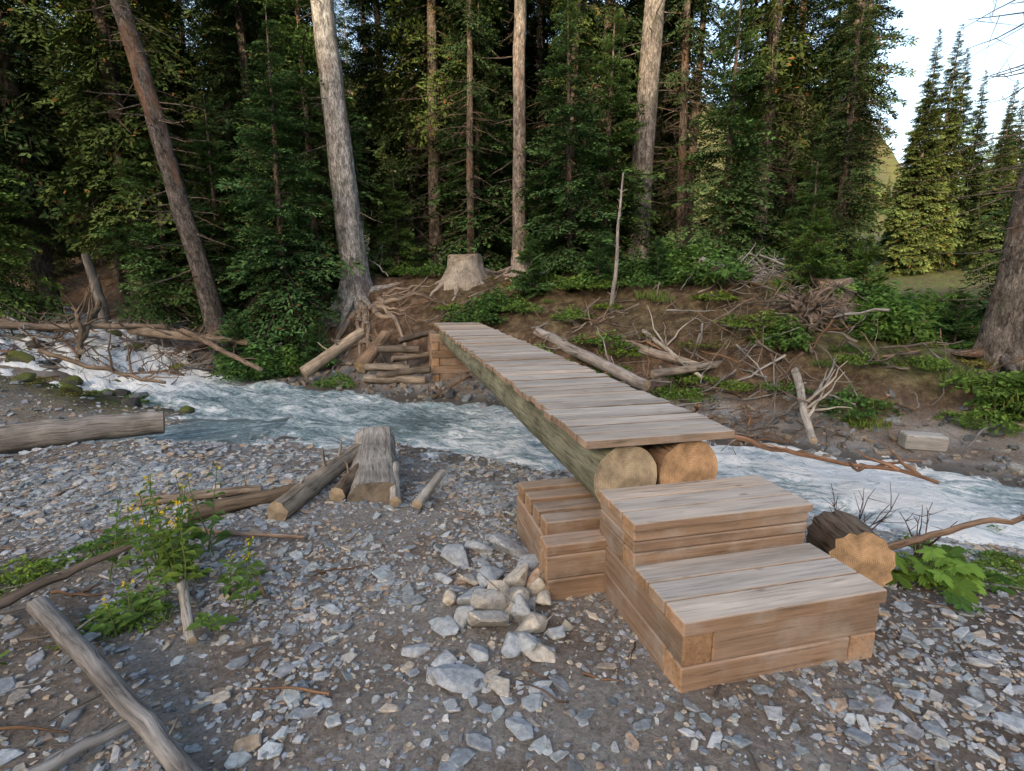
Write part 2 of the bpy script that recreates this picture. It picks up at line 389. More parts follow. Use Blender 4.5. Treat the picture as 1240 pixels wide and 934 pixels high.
x,y=scatter(34000,-9,5,3.6,8.5,nearmask);s=.028+.09*R.rand(len(x))**3.5
stones('river_gravel',x,y,s,stonecol(len(x),.35),.3,(.12,.28),.2)
def farshore(x,y):
    z,d,d2,sd,*_=ground(x,y,True);return ((sd>0)&(d>-.4)&(d<1.6))*1.
x,y=scatter(8000,-9,9,3,12,farshore);s=.05+.16*R.rand(len(x))**2.5
stones('shore_gravel',x,y,s,stonecol(len(x),.4)*.6,.3,(.25,.5),.25)
x,y=scatter(1500,-13,8,3,15,lambda x,y:(lambda q:((q[1]<.15)&(q[1]>-.9))*.3)(ground(x,y,True)))
stones('river_stones',x,y,.1+.22*R.rand(len(x))**2,stonecol(len(x),.5)*.42,.2,(.35,.6),.2)
def hullrock(G,c,size,col,seed,nv=13):
    r=np.random.RandomState(seed);bm=bmesh.new()
    for i in range(nv):
        v=r.randn(3);v/=np.linalg.norm(v);v=v*np.array(size)/2*(.85+.3*r.rand());bm.verts.new(v)
    bmesh.ops.convex_hull(bm,input=bm.verts[:]);bmesh.ops.delete(bm,geom=[v for v in bm.verts if not v.link_faces],context='VERTS')
    bmesh.ops.bevel(bm,geom=bm.edges[:]+bm.verts[:],offset=min(size)*.06,segments=1,affect='EDGES')
    bmesh.ops.triangulate(bm,faces=bm.faces[:]);bm.verts.index_update()
    a=r.rand()*6;V=np.array([v.co[:] for v in bm.verts]);V=np.stack([V[:,0]*math.cos(a)-V[:,1]*math.sin(a),V[:,0]*math.sin(a)+V[:,1]*math.cos(a),V[:,2]+V[:,0]*r.randn()*.15],-1)
    if len(np.shape(col))>1:
        f=np.clip(V[:,2]/size[2]*3+.3+.5*r.randn(len(V)),0,1)[:,None];cc=np.array(col[0])*(1-f)+np.array(col[1])*f
    else: cc=col
    G.add(V+np.array(c),[(np.array([[v.index for v in f.verts] for f in bm.faces]),0)],cc);bm.free()
G=Geo()
gy=(.36,.38,.4);be=(.5,.45,.38);rd=(.4,.29,.22)
for k,(x,y,sx,sy,sz,c) in enumerate([(-.31,2.85,.26,.22,.1,gy),(-.03,2.95,.3,.22,.12,gy),(.15,2.6,.2,.16,.12,rd),(0,2.4,.24,.2,.18,be),(-.12,2.2,.32,.2,.19,(.45,.42,.38)),(-.2,2.42,.22,.18,.15,gy),(.08,2.24,.2,.15,.12,be),(.17,2.42,.16,.12,.1,be),(-.3,2.22,.18,.14,.05,gy),(-.2,1.9,.26,.16,.05,gy),(.02,1.66,.17,.1,.04,gy),(-.43,2.1,.15,.11,.04,gy),(.02,2.62,.18,.17,.2,be),(-.1,2.62,.24,.18,.14,gy),(-.22,2.62,.15,.13,.1,be),(.1,2.78,.22,.14,.09,gy),(.0,2.08,.16,.12,.09,gy),(.12,2.05,.17,.11,.05,be),(-.32,2.45,.12,.1,.09,be),(-.08,2.38,.17,.12,.22,be),(-.15,2.05,.13,.1,.07,gy),(-.2,2.98,.2,.14,.09,gy),(.08,2.45,.12,.1,.1,gy),(-.28,2.02,.14,.1,.05,gy),(.2,2.2,.12,.1,.06,gy),(-.38,2.66,.16,.1,.05,gy),(-.05,1.86,.13,.1,.05,be),(.12,1.85,.12,.08,.04,gy),(-.12,2.3,.2,.16,.24,(.42,.4,.37)),(.05,2.33,.16,.13,.2,gy),(-.22,2.25,.14,.12,.14,gy),(.06,2.1,.14,.12,.1,gy),(.14,2.52,.14,.12,.14,be)]):
    hullrock(G,(x,y,gz(x,y)+sz*.3),(sx,sy,sz),np.array(c),k+11)
G.obj('rock_pile',[M_STONE])
G=Geo();dk=(.07,.07,.065);ms=(.1,.115,.035)
for k,(x,y,s) in enumerate([(-8.9,10.5,.6),(-8.4,11.9,.7),(-7.5,10.0,.5),(-9.8,11.0,.6),(-8.55,11.0,.4),(-7.2,11.4,.6),(-8.0,10.55,.35),(-7.9,11.25,.35),(-10.4,11.6,.6),(-6.9,9.2,.45),(-7.9,9.4,.5),(-6.3,8.9,.4),(-5.5,8.4,.35),(-5.0,8.0,.3),(-9.3,12.4,.6),(-6.2,10.6,.4),(-5.4,10.1,.35),(-9.2,10.0,.6),(-10.2,10.3,.6),(-3.7,9.6,.3),(-4.4,9.9,.35),(-3.0,9.1,.3),(-7.4,8.0,.4),(-6.6,7.9,.35),(-5.9,8.1,.35),(-7.9,8.6,.4)]):
    hullrock(G,(x,y,gz(x,y)+s*.12),(s,s*.8,s*.6),(dk,ms if k%3 else dk),k+80,20)
G.obj('mossy_boulders',[M_STONE])
# ------------------------------------------------------------------ steps and bridge
TH=.24;O=(.656,1.83,0)
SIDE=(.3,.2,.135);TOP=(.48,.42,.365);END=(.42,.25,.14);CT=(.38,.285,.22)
steps=empty('wooden_steps',O,(0,0,TH))
G=Geo();W=.935;D=.84;b=.135;hh=.142
z=-.02
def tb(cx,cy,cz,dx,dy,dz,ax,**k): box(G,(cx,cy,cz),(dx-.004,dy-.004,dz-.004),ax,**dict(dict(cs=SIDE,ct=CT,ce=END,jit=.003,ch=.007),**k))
tb((W-b)/2,b/2,z+hh/2,W-b,b,hh,'x');tb(W-b/2,D/2,z+hh/2,b,D,hh,'y');tb(b/2,(D+b)/2,z+hh/2,b,D-b,hh,'y');tb(W/2,D-b/2,z+hh/2,W-2*b,b,hh,'x')
z2_=z+hh
tb((W+b)/2,b/2,z2_+hh/2,W-b,b,hh,'x');tb(b/2,D/2,z2_+hh/2,b,D,hh,'y');tb(W-b/2,(D+b)/2,z2_+hh/2,b,D-b,hh,'y');tb(W/2,D-b/2,z2_+hh/2,W-2*b,b,hh,'x')
z3_=z2_+hh
G.obj('lower_frame',[M_LUM],parent=steps)
G=Geo();pt=.062
wds=[.15,.14,.15];yy=-.012
for w_ in wds:
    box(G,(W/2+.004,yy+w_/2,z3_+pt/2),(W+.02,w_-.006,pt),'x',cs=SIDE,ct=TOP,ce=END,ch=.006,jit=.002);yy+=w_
G.obj('lower_tread',[M_LUM],parent=steps)
G=Geo();zt=z3_+.002;y0=.43
for hcur in(.108,.055,.055):
    tb(W/2,y0+.06,zt+hcur/2,W,.12,hcur,'x');tb(.06,y0+.12+.142,zt+hcur/2,.12,.285,hcur,'y');tb(W-.06,y0+.262,zt+hcur/2,.12,.285,hcur,'y');zt+=hcur+.001
G.obj('upper_frame',[M_LUM],parent=steps)
G=Geo();yy=y0-.014
for w_ in(.14,.14,.142):
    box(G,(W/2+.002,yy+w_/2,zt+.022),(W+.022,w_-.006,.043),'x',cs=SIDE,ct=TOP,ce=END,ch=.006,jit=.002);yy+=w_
G.obj('upper_tread',[M_LUM],parent=steps)
bridge=empty('wooden_footbridge',O,(0,0,TH))
G=Geo();yy=.845;zd=.79
while yy<8.85:
    w_=.142+.006*R.rand();c=np.array(TOP)*(.8+.36*R.rand())
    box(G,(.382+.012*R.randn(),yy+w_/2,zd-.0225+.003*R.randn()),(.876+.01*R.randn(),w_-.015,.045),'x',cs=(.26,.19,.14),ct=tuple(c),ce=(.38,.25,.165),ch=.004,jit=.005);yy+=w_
G.obj('deck_planks',[M_LUM],parent=bridge)
G=Geo()
for cx,r0,col,cc in((.17,.185,(.27,.265,.19),(.46,.37,.255)),(.55,.18,(.33,.22,.15),(.54,.34,.19))):
    n=40;p=np.stack([np.full(n,cx),np.linspace(.885,8.8,n),np.full(n,zd-.047-r0)+np.linspace(0,.015,n)],-1)
    tube(G,p,np.linspace(r0,r0-.02,n),32,col,.03,0,1,capcol=cc)
G.obj('support_logs',[M_DEAD,M_END],True,parent=bridge)
crib=empty('timber_crib_abutment',O,(0,0,TH))
G=Geo();u0=-.27;q=.13
for c_ in range(2):
    zz=-.02+c_*q
    tb(u0+.06,1.14,zz+q/2,.12,.8,q,'y');tb(.99,1.14,zz+q/2,.08,.8,q,'y')
    tb(.35,.92,zz+q/2,1.08,.12,q,'x');tb(.35,1.48,zz+q/2,1.08,.12,q,'x')
tb(-.15,.795,-.02+q/2,.32,.12,q,'x');tb(-.15,.795,-.02+q*1.5,.34,.12,q,'x')
zz=-.02+2*q
for w_ in(.95,1.11,1.28,1.45): tb(.34,w_,zz+.055,1.22,.12,.105,'x')
tb(-.12,.80,zz+.03,.4,.13,.06,'x')
G.obj('timbers',[M_LUM],parent=crib)
crib2=empty('timber_crib_abutment',O,(0,0,TH))
G=Geo()
for c_ in range(6):
    zz=-.28+c_*.15
    if c_%2: tb(.38,8.45,zz+.075,1.1,.14,.148,'x');tb(-.1,8.9,zz+.075,.14,.75,.148,'y');tb(.86,8.9,zz+.075,.14,.75,.148,'y')
    else: tb(-.1,8.8,zz+.075,.14,.86,.148,'y');tb(.86,8.8,zz+.075,.14,.86,.148,'y');tb(.38,8.45,zz+.075,.8,.14,.148,'x')
G.obj('timbers',[M_LUM],parent=crib2)
# ------------------------------------------------------------------ logs & deadwood
GREY=(.37,.355,.34);BRN=(.27,.19,.14);PALE=(.5,.45,.39);OLD=(.25,.215,.185)
def flog(name,p0,p1,r0,r1,col=GREY,cap=(.42,.33,.23),amp=.012,segs=14,n=14,rough=.14,knots=3,mat=None,twigs=0):
    G=Geo();p=wob(p0,p1,n,amp);tube(G,p,np.linspace(r0,r1,n),segs,col,rough,0,1,capcol=cap)
    for i in range(knots):
        t=R.randint(2,n-2);dv=R.randn(3);dv[2]=abs(dv[2]);dv/=np.linalg.norm(dv)
        L=r0*(1.0+1.6*R.rand());tube(G,wob(p[t],p[t]+dv*(r0+L),4,.03),np.linspace(r0*.22,r0*.08,4),6,col,.1,0,0)
    for i in range(twigs):
        t=R.randint(3,n-1);dv=R.randn(3);dv[2]=abs(dv[2]);dv/=np.linalg.norm(dv);L=.3+.8*R.rand()
        tube(G,wob(p[t],p[t]+dv*L,7,.08),np.linspace(.022,.004,7),5,col,.1,0,0)
    return G.obj(name,[mat or M_DEAD,M_END],True)
flog('fallen_log',(-5.95,5.35,-.12),(-4.25,6.35,-.1),.17,.14,(.33,.3,.27),knots=1)
flog('weathered_branch',(-2.25,2.3,.09),(-.86,1.32,.04),.04,.032,(.3,.28,.265),knots=2,amp=.012,segs=10,rough=.25)
flog('weathered_branch',(-2.5,2.05,.1),(-2.12,2.75,.16),.028,.018,(.25,.19,.15),knots=1,amp=.02)
flog('weathered_branch',(-1.55,1.45,.04),(-1.3,1.72,.06),.022,.016,GREY,knots=1,amp=.03)
flog('fallen_log',(-1.6,3.42,.05),(-1.42,4.75,.06),.08,.07,(.34,.28,.22))
flog('fallen_log',(-1.3,3.75,.04),(-1.25,4.4,.06),.06,.05,(.24,.18,.13))
flog('fallen_log',(-2.2,3.4,.04),(-1.55,3.9,.05),.06,.05,(.24,.18,.13))
flog('driftwood_branch',(-2.7,3.65,.03),(-1.9,3.85,.05),.04,.03,(.3,.24,.19))
flog('driftwood_branch',(-.68,3.6,.03),(-.58,4.25,.03),.035,.03,PALE,knots=0)
flog('driftwood_branch',(-.84,3.62,.04),(-.98,4.3,.08),.04,.03,PALE,knots=0)
flog('driftwood_branch',(-2.1,3.24,.02),(-1.3,3.12,.02),.016,.012,(.34,.25,.19))
flog('driftwood_branch',(-1.72,2.55,.04),(-1.42,2.12,.03),.026,.02,PALE,knots=0)
flog('driftwood_branch',(2.55,5.9,-.15),(3.7,4.4,-.12),.03,.015,(.34,.2,.13),amp=.03,knots=4,twigs=5)
flog('driftwood_branch',(2.2,2.95,.03),(3.4,3.25,.12),.022,.015,(.3,.2,.14),amp=.03)
flog('driftwood_branch',(2.3,2.1,.02),(2.95,2.35,.03),.014,.01,(.3,.22,.16),amp=.04)
flog('fallen_tree',(3.7,10.9,gz(3.7,10.9)+.35),(6.3,10.6,gz(6.3,10.6)+.3),.16,.1,(.42,.39,.37),twigs=26)
flog('fallen_log',(.5,10.5,.6),(2.1,8.2,.0),.11,.09,(.36,.33,.31),twigs=3)
flog('fallen_log',(.9,10.9,.85),(3.1,8.6,.2),.09,.07,(.32,.27,.23),twigs=6)
flog('fallen_log',(2.2,8.3,.15),(5.2,8.9,.45),.07,.05,(.3,.26,.22),amp=.02,knots=6,twigs=10)
flog('fallen_log',(3.2,9.9,.9),(5.6,8.0,.35),.06,.04,(.27,.22,.18),amp=.02,knots=6,twigs=10)
flog('driftwood_branch',(2.4,9.8,.7),(3.0,8.3,.1),.04,.03,PALE,twigs=4)
flog('fallen_log',(4.35,8.2,.35),(3.45,5.9,-.2),.06,.04,PALE,twigs=4)
flog('fallen_log',(-8.3,11.7,.55),(-5.4,11.0,.35),.1,.07,(.26,.21,.16),twigs=8)
flog('fallen_log',(-7.0,11.4,.55),(-4.6,9.7,-.0),.06,.04,(.24,.18,.14),twigs=5)
flog('fallen_log',(-10.6,10.6,.75),(-7.6,11.8,.6),.08,.05,(.24,.19,.15),amp=.03,twigs=8)
flog('fallen_log',(-9.6,12.6,1.1),(-8.1,9.9,.15),.06,.035,(.2,.16,.12),amp=.03,twigs=6)
flog('fallen_log',(-11.8,11.3,.9),(-9.3,11.2,.6),.08,.05,(.26,.21,.17),amp=.03,twigs=8)
flog('fallen_log',(-8.0,9.9,.3),(-9.9,12.2,1.0),.05,.03,(.2,.15,.11),amp=.03,twigs=6)
flog('driftwood_branch',(-7.6,8.6,.5),(-5.2,7.9,.1),.04,.025,(.26,.2,.15),amp=.04,twigs=4)
flog('fallen_log',(-3.9,9.9,-.1),(-2.95,10.6,.6),.12,.1,(.42,.34,.26))
flog('fallen_log',(-2.95,10.3,-.05),(-2.6,11.1,.5),.14,.12,(.28,.2,.14))
G=Geo();n=26;p=wob((-1.03,3.78,-.04),(-1.42,5.35,-.03),n,.004);sg=22
tube(G,p,np.full(n,.2),sg,(.4,.365,.325),.07,0,1,capcol=(.24,.2,.155))
for a in G.V: 
    zt=.12; m=a[:,2]>zt; a[m,2]=zt+ (a[m,2]-zt)*.08
G.obj('hewn_log',[M_DEAD,M_END])
G=Geo();box(G,(0,0,0),(.46,.2,.19),'x',cs=(.38,.36,.34),ct=(.47,.45,.42),ce=(.38,.35,.3),ch=.02);o=G.obj('hewn_timber_block',[M_LUM]);o.location=(4.9,6.15,gz(4.9,6.15)+.08);o.rotation_euler=(0.03,.05,-.15)
flog('sawn_log',(1.86,2.62,.13),(1.93,2.98,.10),.16,.16,(.2,.155,.12),cap=(.5,.33,.19),segs=28,n=6,knots=0,rough=.1)
lst=empty('log_stairs',(0,0,0));G=Geo()
for k,(x0,x1,y,z) in enumerate([(-2.75,-1.6,9.7,-.22),(-2.5,-1.5,9.82,-.08),(-2.75,-1.9,9.95,.02),(-2.3,-1.55,10.15,.14),(-2.6,-1.8,10.35,.3),(-2.2,-1.6,10.6,.5)]):
    tube(G,wob((x0,y+.12*R.randn(),z+.03*R.randn()),(x1,y+.15*R.randn(),z+.05*R.randn()),8,.03),.05+.04*R.rand(),12,np.array((.33,.28,.23))*(.5+.8*R.rand()),.25,0,1,capcol=(.4,.31,.22))
G.obj('logs',[M_DEAD,M_END],True,parent=lst)
def sticks(name,n,cx,cy,rx,ry,L,r,zup,cols,seed=0):
    G=Geo()
    for i in range(n):
        x=cx+rx*R.randn()*.5;y=cy+ry*R.randn()*.5;a=R.rand()*6.28;l=L*(.3+.9*R.rand());dx=math.cos(a)*l/2;dy=math.sin(a)*l/2*.8
        za=gz(x-dx,y-dy)+R.rand()**2*zup;zb=gz(x+dx,y+dy)+R.rand()**2*zup
        c=np.array(cols[R.randint(len(cols))])*(.6+.5*R.rand());rr=r*(.25+R.rand()**2)
        p=wob((x-dx,y-dy,za+rr),(x+dx,y+dy,zb+rr),7,.07)
        tube(G,p,np.linspace(rr,rr*.35,7),6,c,.15,0,0)
        if rr>.01:
            for j in range(2):
                q=p[R.randint(2,6)];v=R.randn(3)*l*.16;v[2]=abs(v[2]);tube(G,wob(q,q+v,4,.08),np.linspace(rr*.4,rr*.1,4),4,c,0,0,0)
    return G.obj(name,[M_DEAD],True)
SC=[GREY,BRN,OLD,OLD,(.3,.18,.11)]
sticks('brushwood_debris',150,-9.5,13.2,4.5,2.2,1.6,.03,.5,SC+[GREY,GREY])
sticks('brushwood_debris',190,-8.6,11.3,2.8,1.6,1.2,.026,.55,SC+[GREY])
sticks('brushwood_debris',90,-6.3,11.4,3.5,1.2,1.3,.026,.35,SC)
sticks('brushwood_debris',150,2.0,9.4,2.6,1.8,.8,.022,.25,SC)
sticks('brushwood_debris',220,4.4,8.9,1.9,2.4,.9,.022,.5,SC+[GREY])
sticks('brushwood_debris',80,5.3,11.0,2.0,.9,1.3,.026,.55,[GREY,PALE])
sticks('brushwood_debris',90,2.8,7.0,1.8,1.0,.8,.02,.15,SC)
sticks('brushwood_debris',60,-1.2,12.0,1.8,1.2,.7,.018,.2,SC)
sticks('twig_litter',160,-1.5,3.4,4,3,.25,.006,.02,SC)
sticks('twig_litter',200,2.6,2.1,2.2,1.8,.28,.006,.03,SC)
sticks('twig_litter',130,-2.3,2.1,1.6,1.8,.35,.008,.05,SC)
def twigbush(name,x,y,h,n,col):
    G=Geo();z=gz(x,y)
    for i in range(n):
        a=R.rand()*6.28;t=np.array([math.cos(a)*.5,math.sin(a)*.5,1])*h*(.6+.5*R.rand());p=wob((x,y,z),(x+t[0],y+t[1],z+t[2]),6,.06)
        tube(G,p,np.linspace(.006,.002,6),5,col,0,0,0)
        for j in range(4):
            q=p[R.randint(2,5)];v=R.randn(3)*.12*h+np.array([0,0,.15*h]);tube(G,wob(q,q+v,3,.05),np.linspace(.003,.001,3),4,col,0,0,0)
    return G.obj(name,[M_DEAD],True)
twigbush('bare_twig_bush',2.35,3.45,.5,8,(.14,.085,.08));twigbush('bare_twig_bush',2.7,3.3,.35,6,(.14,.085,.08))
# ------------------------------------------------------------------ spruce
def branch_t(seed,K=15,sp=.065,nl=.085,nw=.019,droop=.28):
    r=np.random.RandomState(seed);Q=[]
    for s in(-1,1):
        for t in np.linspace(.14,.97,K):
            t=float(np.clip(t+r.randn()*.015,.05,.995));bx=t;bz=-droop*t*t+.08*t
            L=(.46*(1-t)**.75+.07)*(.7+.5*r.rand())*min(1,.35+t*2.2);an=s*math.radians(48+14*r.randn()*.6)
            dv=np.array([math.cos(an),math.sin(an),-.25+.16*r.randn()])
            m=max(2,int(L/sp))
            for q in range(m):
                f=(q+.6)/m;p=np.array([bx,0,bz])+dv*L*f+np.array([0,0,-.12*L*f*f])
                for e in(-1,1):
                    a2=an+e*math.radians(28+18*r.rand());v=np.array([math.cos(a2),math.sin(a2),-.2+.35*r.randn()]);v/=np.linalg.norm(v)
                    wv=np.cross(v,[r.randn()*.4,r.randn()*.4,1]);wv/=np.linalg.norm(wv);l=nl*(.7+.7*r.rand());w=nw*(.8+.5*r.rand())
                    Q.append([p,p+v*l*.5+wv*w,p+v*l,p+v*l*.5-wv*w])
    return np.array(Q)
TEMP=[branch_t(i) for i in range(4)]
TEMPY=[branch_t(10+i,K=12,sp=.085,nl=.13,nw=.032,droop=.15) for i in range(3)]
def spruce(name,H,cb,ml,dz,npw,seed,r0=.2,lo=-25,hi=25,young=False,col=(.05,.085,.03),trunkcol=(.18,.15,.13),dead=0,gap=.0,powr=.8):
    r=np.random.RandomState(seed);G=Geo();T=TEMPY if young else TEMP
    n=24;zz=np.linspace(-.3,H,n)
    pts=np.stack([0*zz,0*zz,zz],-1);pts[:,:2]+=np.cumsum(r.randn(n,2),0)*.012*(H/20)
    rad=r0*(1-np.clip(zz,0,H)/H)**.85+.008;rad[0]*=1.5;rad[1]*=1.12
    tube(G,pts,rad,14 if not young else 7,trunkcol,.1,1,None)
    zs=np.arange(cb,H-.1,dz);nb=len(zs)*npw
    zb=np.repeat(zs,npw)+r.rand(nb)*dz;t=(zb-cb)/(H-cb)
    keep=r.rand(nb)>gap;zb=zb[keep];t=t[keep];nb=len(zb)
    t=np.clip(t,0,1);L=ml*((1-t)**powr)*(.55+.7*r.rand(nb))*(np.minimum(1,.65+t*3))+.12
    phi=r.rand(nb)*6.283;pit=-np.radians(lo+(hi-lo)*t+7*r.randn(nb));rol=r.randn(nb)*.3
    bx=np.interp(zb,zz,pts[:,0]);by=np.interp(zb,zz,pts[:,1])
    tid=r.randint(len(T),size=nb);br=(.5+.9*r.rand(nb))
    for k in range(len(T)):
        m=tid==k;q=T[k];M=len(q)
        if not m.any():continue
        cp,sp=np.cos(pit[m]),np.sin(pit[m]);cf,sf=np.cos(phi[m]),np.sin(phi[m]);cr,sr=np.cos(rol[m]),np.sin(rol[m])
        nn=m.sum()
        Rx=np.zeros((nn,3,3));Rx[:,0,0]=1;Rx[:,1,1]=cr;Rx[:,1,2]=-sr;Rx[:,2,1]=sr;Rx[:,2,2]=cr
        Ry=np.zeros((nn,3,3));Ry[:,1,1]=1;Ry[:,0,0]=cp;Ry[:,0,2]=sp;Ry[:,2,0]=-sp;Ry[:,2,2]=cp
        Rz=np.zeros((nn,3,3));Rz[:,2,2]=1;Rz[:,0,0]=cf;Rz[:,0,1]=-sf;Rz[:,1,0]=sf;Rz[:,1,1]=cf
        A=Rz@Ry@Rx
        P=np.einsum('nij,mkj->nmki',A,q)*L[m][:,None,None,None]+np.stack([bx[m],by[m],zb[m]],-1)[:,None,None,:]
        tip=np.linalg.norm(q.mean(1),axis=1)
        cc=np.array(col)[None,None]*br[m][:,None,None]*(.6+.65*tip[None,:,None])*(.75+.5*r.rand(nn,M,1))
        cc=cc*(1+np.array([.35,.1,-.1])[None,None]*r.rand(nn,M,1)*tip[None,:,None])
        brn=(r.rand(nn,M,1)<.03);cc=np.where(brn,np.array([.16,.09,.045]),cc)
        G.add(P.reshape(-1,3),[(np.arange(nn*M*4).reshape(-1,4),0)],np.repeat(cc.reshape(-1,3),4,axis=0))
        ax=np.array([[0,0,0],[.35,0,-.006],[.7,0,-.08],[.98,0,-.19]]);w=np.array([.012,.009,.006,.002])
        S=np.concatenate([ax+np.array([0,1,0])*w[:,None],ax-np.array([0,1,0])*w[:,None],ax+np.array([0,0,1])*w[:,None],ax-np.array([0,0,1])*w[:,None]])
        PS=np.einsum('nij,kj->nki',A,S)*L[m][:,None,None]+np.stack([bx[m],by[m],zb[m]],-1)[:,None,:]
        fq=np.array([[i,i+1,i+5,i+4] for i in range(3)]+[[8+i,9+i,13+i,12+i] for i in range(3)])
        G.add(PS.reshape(-1,3),[((np.arange(nn)[:,None,None]*16+fq[None]).reshape(-1,4),1)],np.array(trunkcol)*.9)
    for i in range(dead):
        zb0=r.uniform(.8,max(cb+1,1.5));a=r.rand()*6.28;l=(.4+1.1*r.rand());x0=np.interp(zb0,zz,pts[:,0]);y0=np.interp(zb0,zz,pts[:,1])
        e=np.array([x0+math.cos(a)*l,y0+math.sin(a)*l,zb0-l*(.1+.5*r.rand())])
        tube(G,wob((x0,y0,zb0),e,5,.05),np.linspace(.014,.003,5),4,(.18,.145,.12),0,1,None)
        for j in range(3):
            f=.4+.5*r.rand();p=np.array([x0,y0,zb0])*(1-f)+e*f;tube(G,wob(p,p+r.randn(3)*.22*l,3,.05),np.linspace(.006,.002,3),3,(.18,.145,.12),0,1,None)
    return G.mesh(name,[M_NEED,M_BARK],False)
DK=(.056,.1,.045)
P_tallA=spruce('spruce_tall_a',21,2.6,2.0,.32,6,1,.24,-28,20,dead=45,gap=.18,col=DK)
P_tallB=spruce('spruce_tall_b',19,5.0,1.7,.34,5,2,.2,-30,15,dead=80,gap=.2,col=(.052,.09,.04))
P_spire=spruce('spruce_spire',17,.9,1.55,.28,6,3,.17,-25,30,dead=20,gap=.1,col=DK,powr=.75)
P_thin=spruce('spruce_thin',15,4.5,1.0,.32,4,4,.11,-30,10,dead=80,gap=.35,col=DK)
P_mid=spruce('spruce_mid',8,.35,1.55,.22,6,5,.09,-15,30,col=(.068,.135,.052),powr=.8)
P_mid2=spruce('spruce_mid_b',6,.3,1.25,.2,6,8,.07,-12,35,col=(.07,.14,.05),powr=.8)
P_small=spruce('spruce_small',2.2,.1,.75,.13,5,6,.03,-5,40,young=True,col=(.065,.14,.05))
P_far=spruce('spruce_far',17,.6,1.9,.21,7,9,.16,-30,20,young=True,col=(.07,.11,.045),powr=.9)
def tree(me,x,y,s=1,name='spruce_tree',parent=None,dz=-.1):
    z=gz(x,y)+dz
    return mkobj(name,me,parent,(x,y,z),(R.randn()*.015,R.randn()*.015,R.rand()*6.28),(s,s,s))
P_crown=spruce('crown_top',12,.2,2.3,.34,6,21,.12,-28,25,gap=.15,col=DK)
def hero(name,base,top,r0,r1,H,col,dead=30,crown=None,dl=1.):
    G=Geo();base=np.array(base,float);top=np.array(top,float);dv=(top-base)/(top[2]-base[2]);n=30
    zz=np.linspace(-.4,H,n);pts=base+dv*zz[:,None];pts[:,:2]+=np.cumsum(R.randn(n,2),0)*.012
    hvis=top[2]-base[2];rad=np.maximum(.02,r0+(r1-r0)*zz/hvis);fl=1+.45*np.exp(-np.clip(zz,0,9)/.4)
    ph=R.rand()*6
    tube(G,pts,rad*fl,26,col,.08,1,None,flare=lambda i,t:1+.18*np.exp(-np.maximum(i-1,0)/1.2)*np.sin(t*5+ph))
    for i in range(dead):
        zb=R.uniform(.9 if dl>1 else 1.5,H*.8);p=base+dv*zb;a=R.rand()*6.28;l=(.3+.9*R.rand())*dl
        e=p+np.array([math.cos(a)*l,math.sin(a)*l,-l*.45*R.rand()])
        tube(G,wob(p,e,5,.05),np.linspace(.018,.004,5),5,(.18,.15,.13),0,1,None)
        for j in range(3):
            f=.4+.5*R.rand();q=p*(1-f)+e*f;tube(G,wob(q,q+R.randn(3)*.2*l,3,.05),np.linspace(.006,.002,3),3,(.18,.15,.13),0,1,None)
    for i in range(6):
        a=ph+i*6.28/6+R.randn()*.2;l=.7+.6*R.rand();e=base+np.array([math.cos(a)*l,math.sin(a)*l,0]);e[2]=gz(e[0],e[1])-.02
        s=base+np.array([math.cos(a)*r0*.6,math.sin(a)*r0*.6,.25]);tube(G,wob(s,e,6,.03),np.linspace(r0*.38,.03,6),8,col,.1,1,None)
    o=G.obj(name,[M_NEED,M_BARK],True)
    if crown is not None: mkobj('crown',crown,o,tuple(base+dv*9),(0,0,0))
    return o
b=lambda x,y,dz=0:(x,y,gz(x,y)+dz)
hero('spruce_tree',b(-3.75,13.1),(-4.1,13.0,7.8),.33,.22,14,(.4,.385,.38),25,P_crown)
hero('spruce_tree',b(.22,13.6),(.12,13.6,8.),.17,.13,14,(.31,.265,.24),50,P_crown)
hero('spruce_tree',b(3.2,14.2),(3.4,14.2,8.),.28,.24,14,(.27,.24,.225),50,P_crown)
hero('spruce_tree',b(-6.75,12.5),(-8.0,12.2,7.),.22,.17,12,(.14,.125,.12),80,P_crown)
hero('spruce_tree',b(7.45,8.15),(8.0,8.3,5.0),.26,.15,8,(.17,.15,.135),110,None,1.3)
flog('dead_snag',b(1.95,10.6,-.1),(2.1,10.7,3.6),.045,.015,(.38,.34,.32),knots=14,n=16)
flog('dead_snag',b(-9.6,12.8,-.1),(-9.9,12.8,2.2),.13,.08,(.24,.22,.21),knots=2)
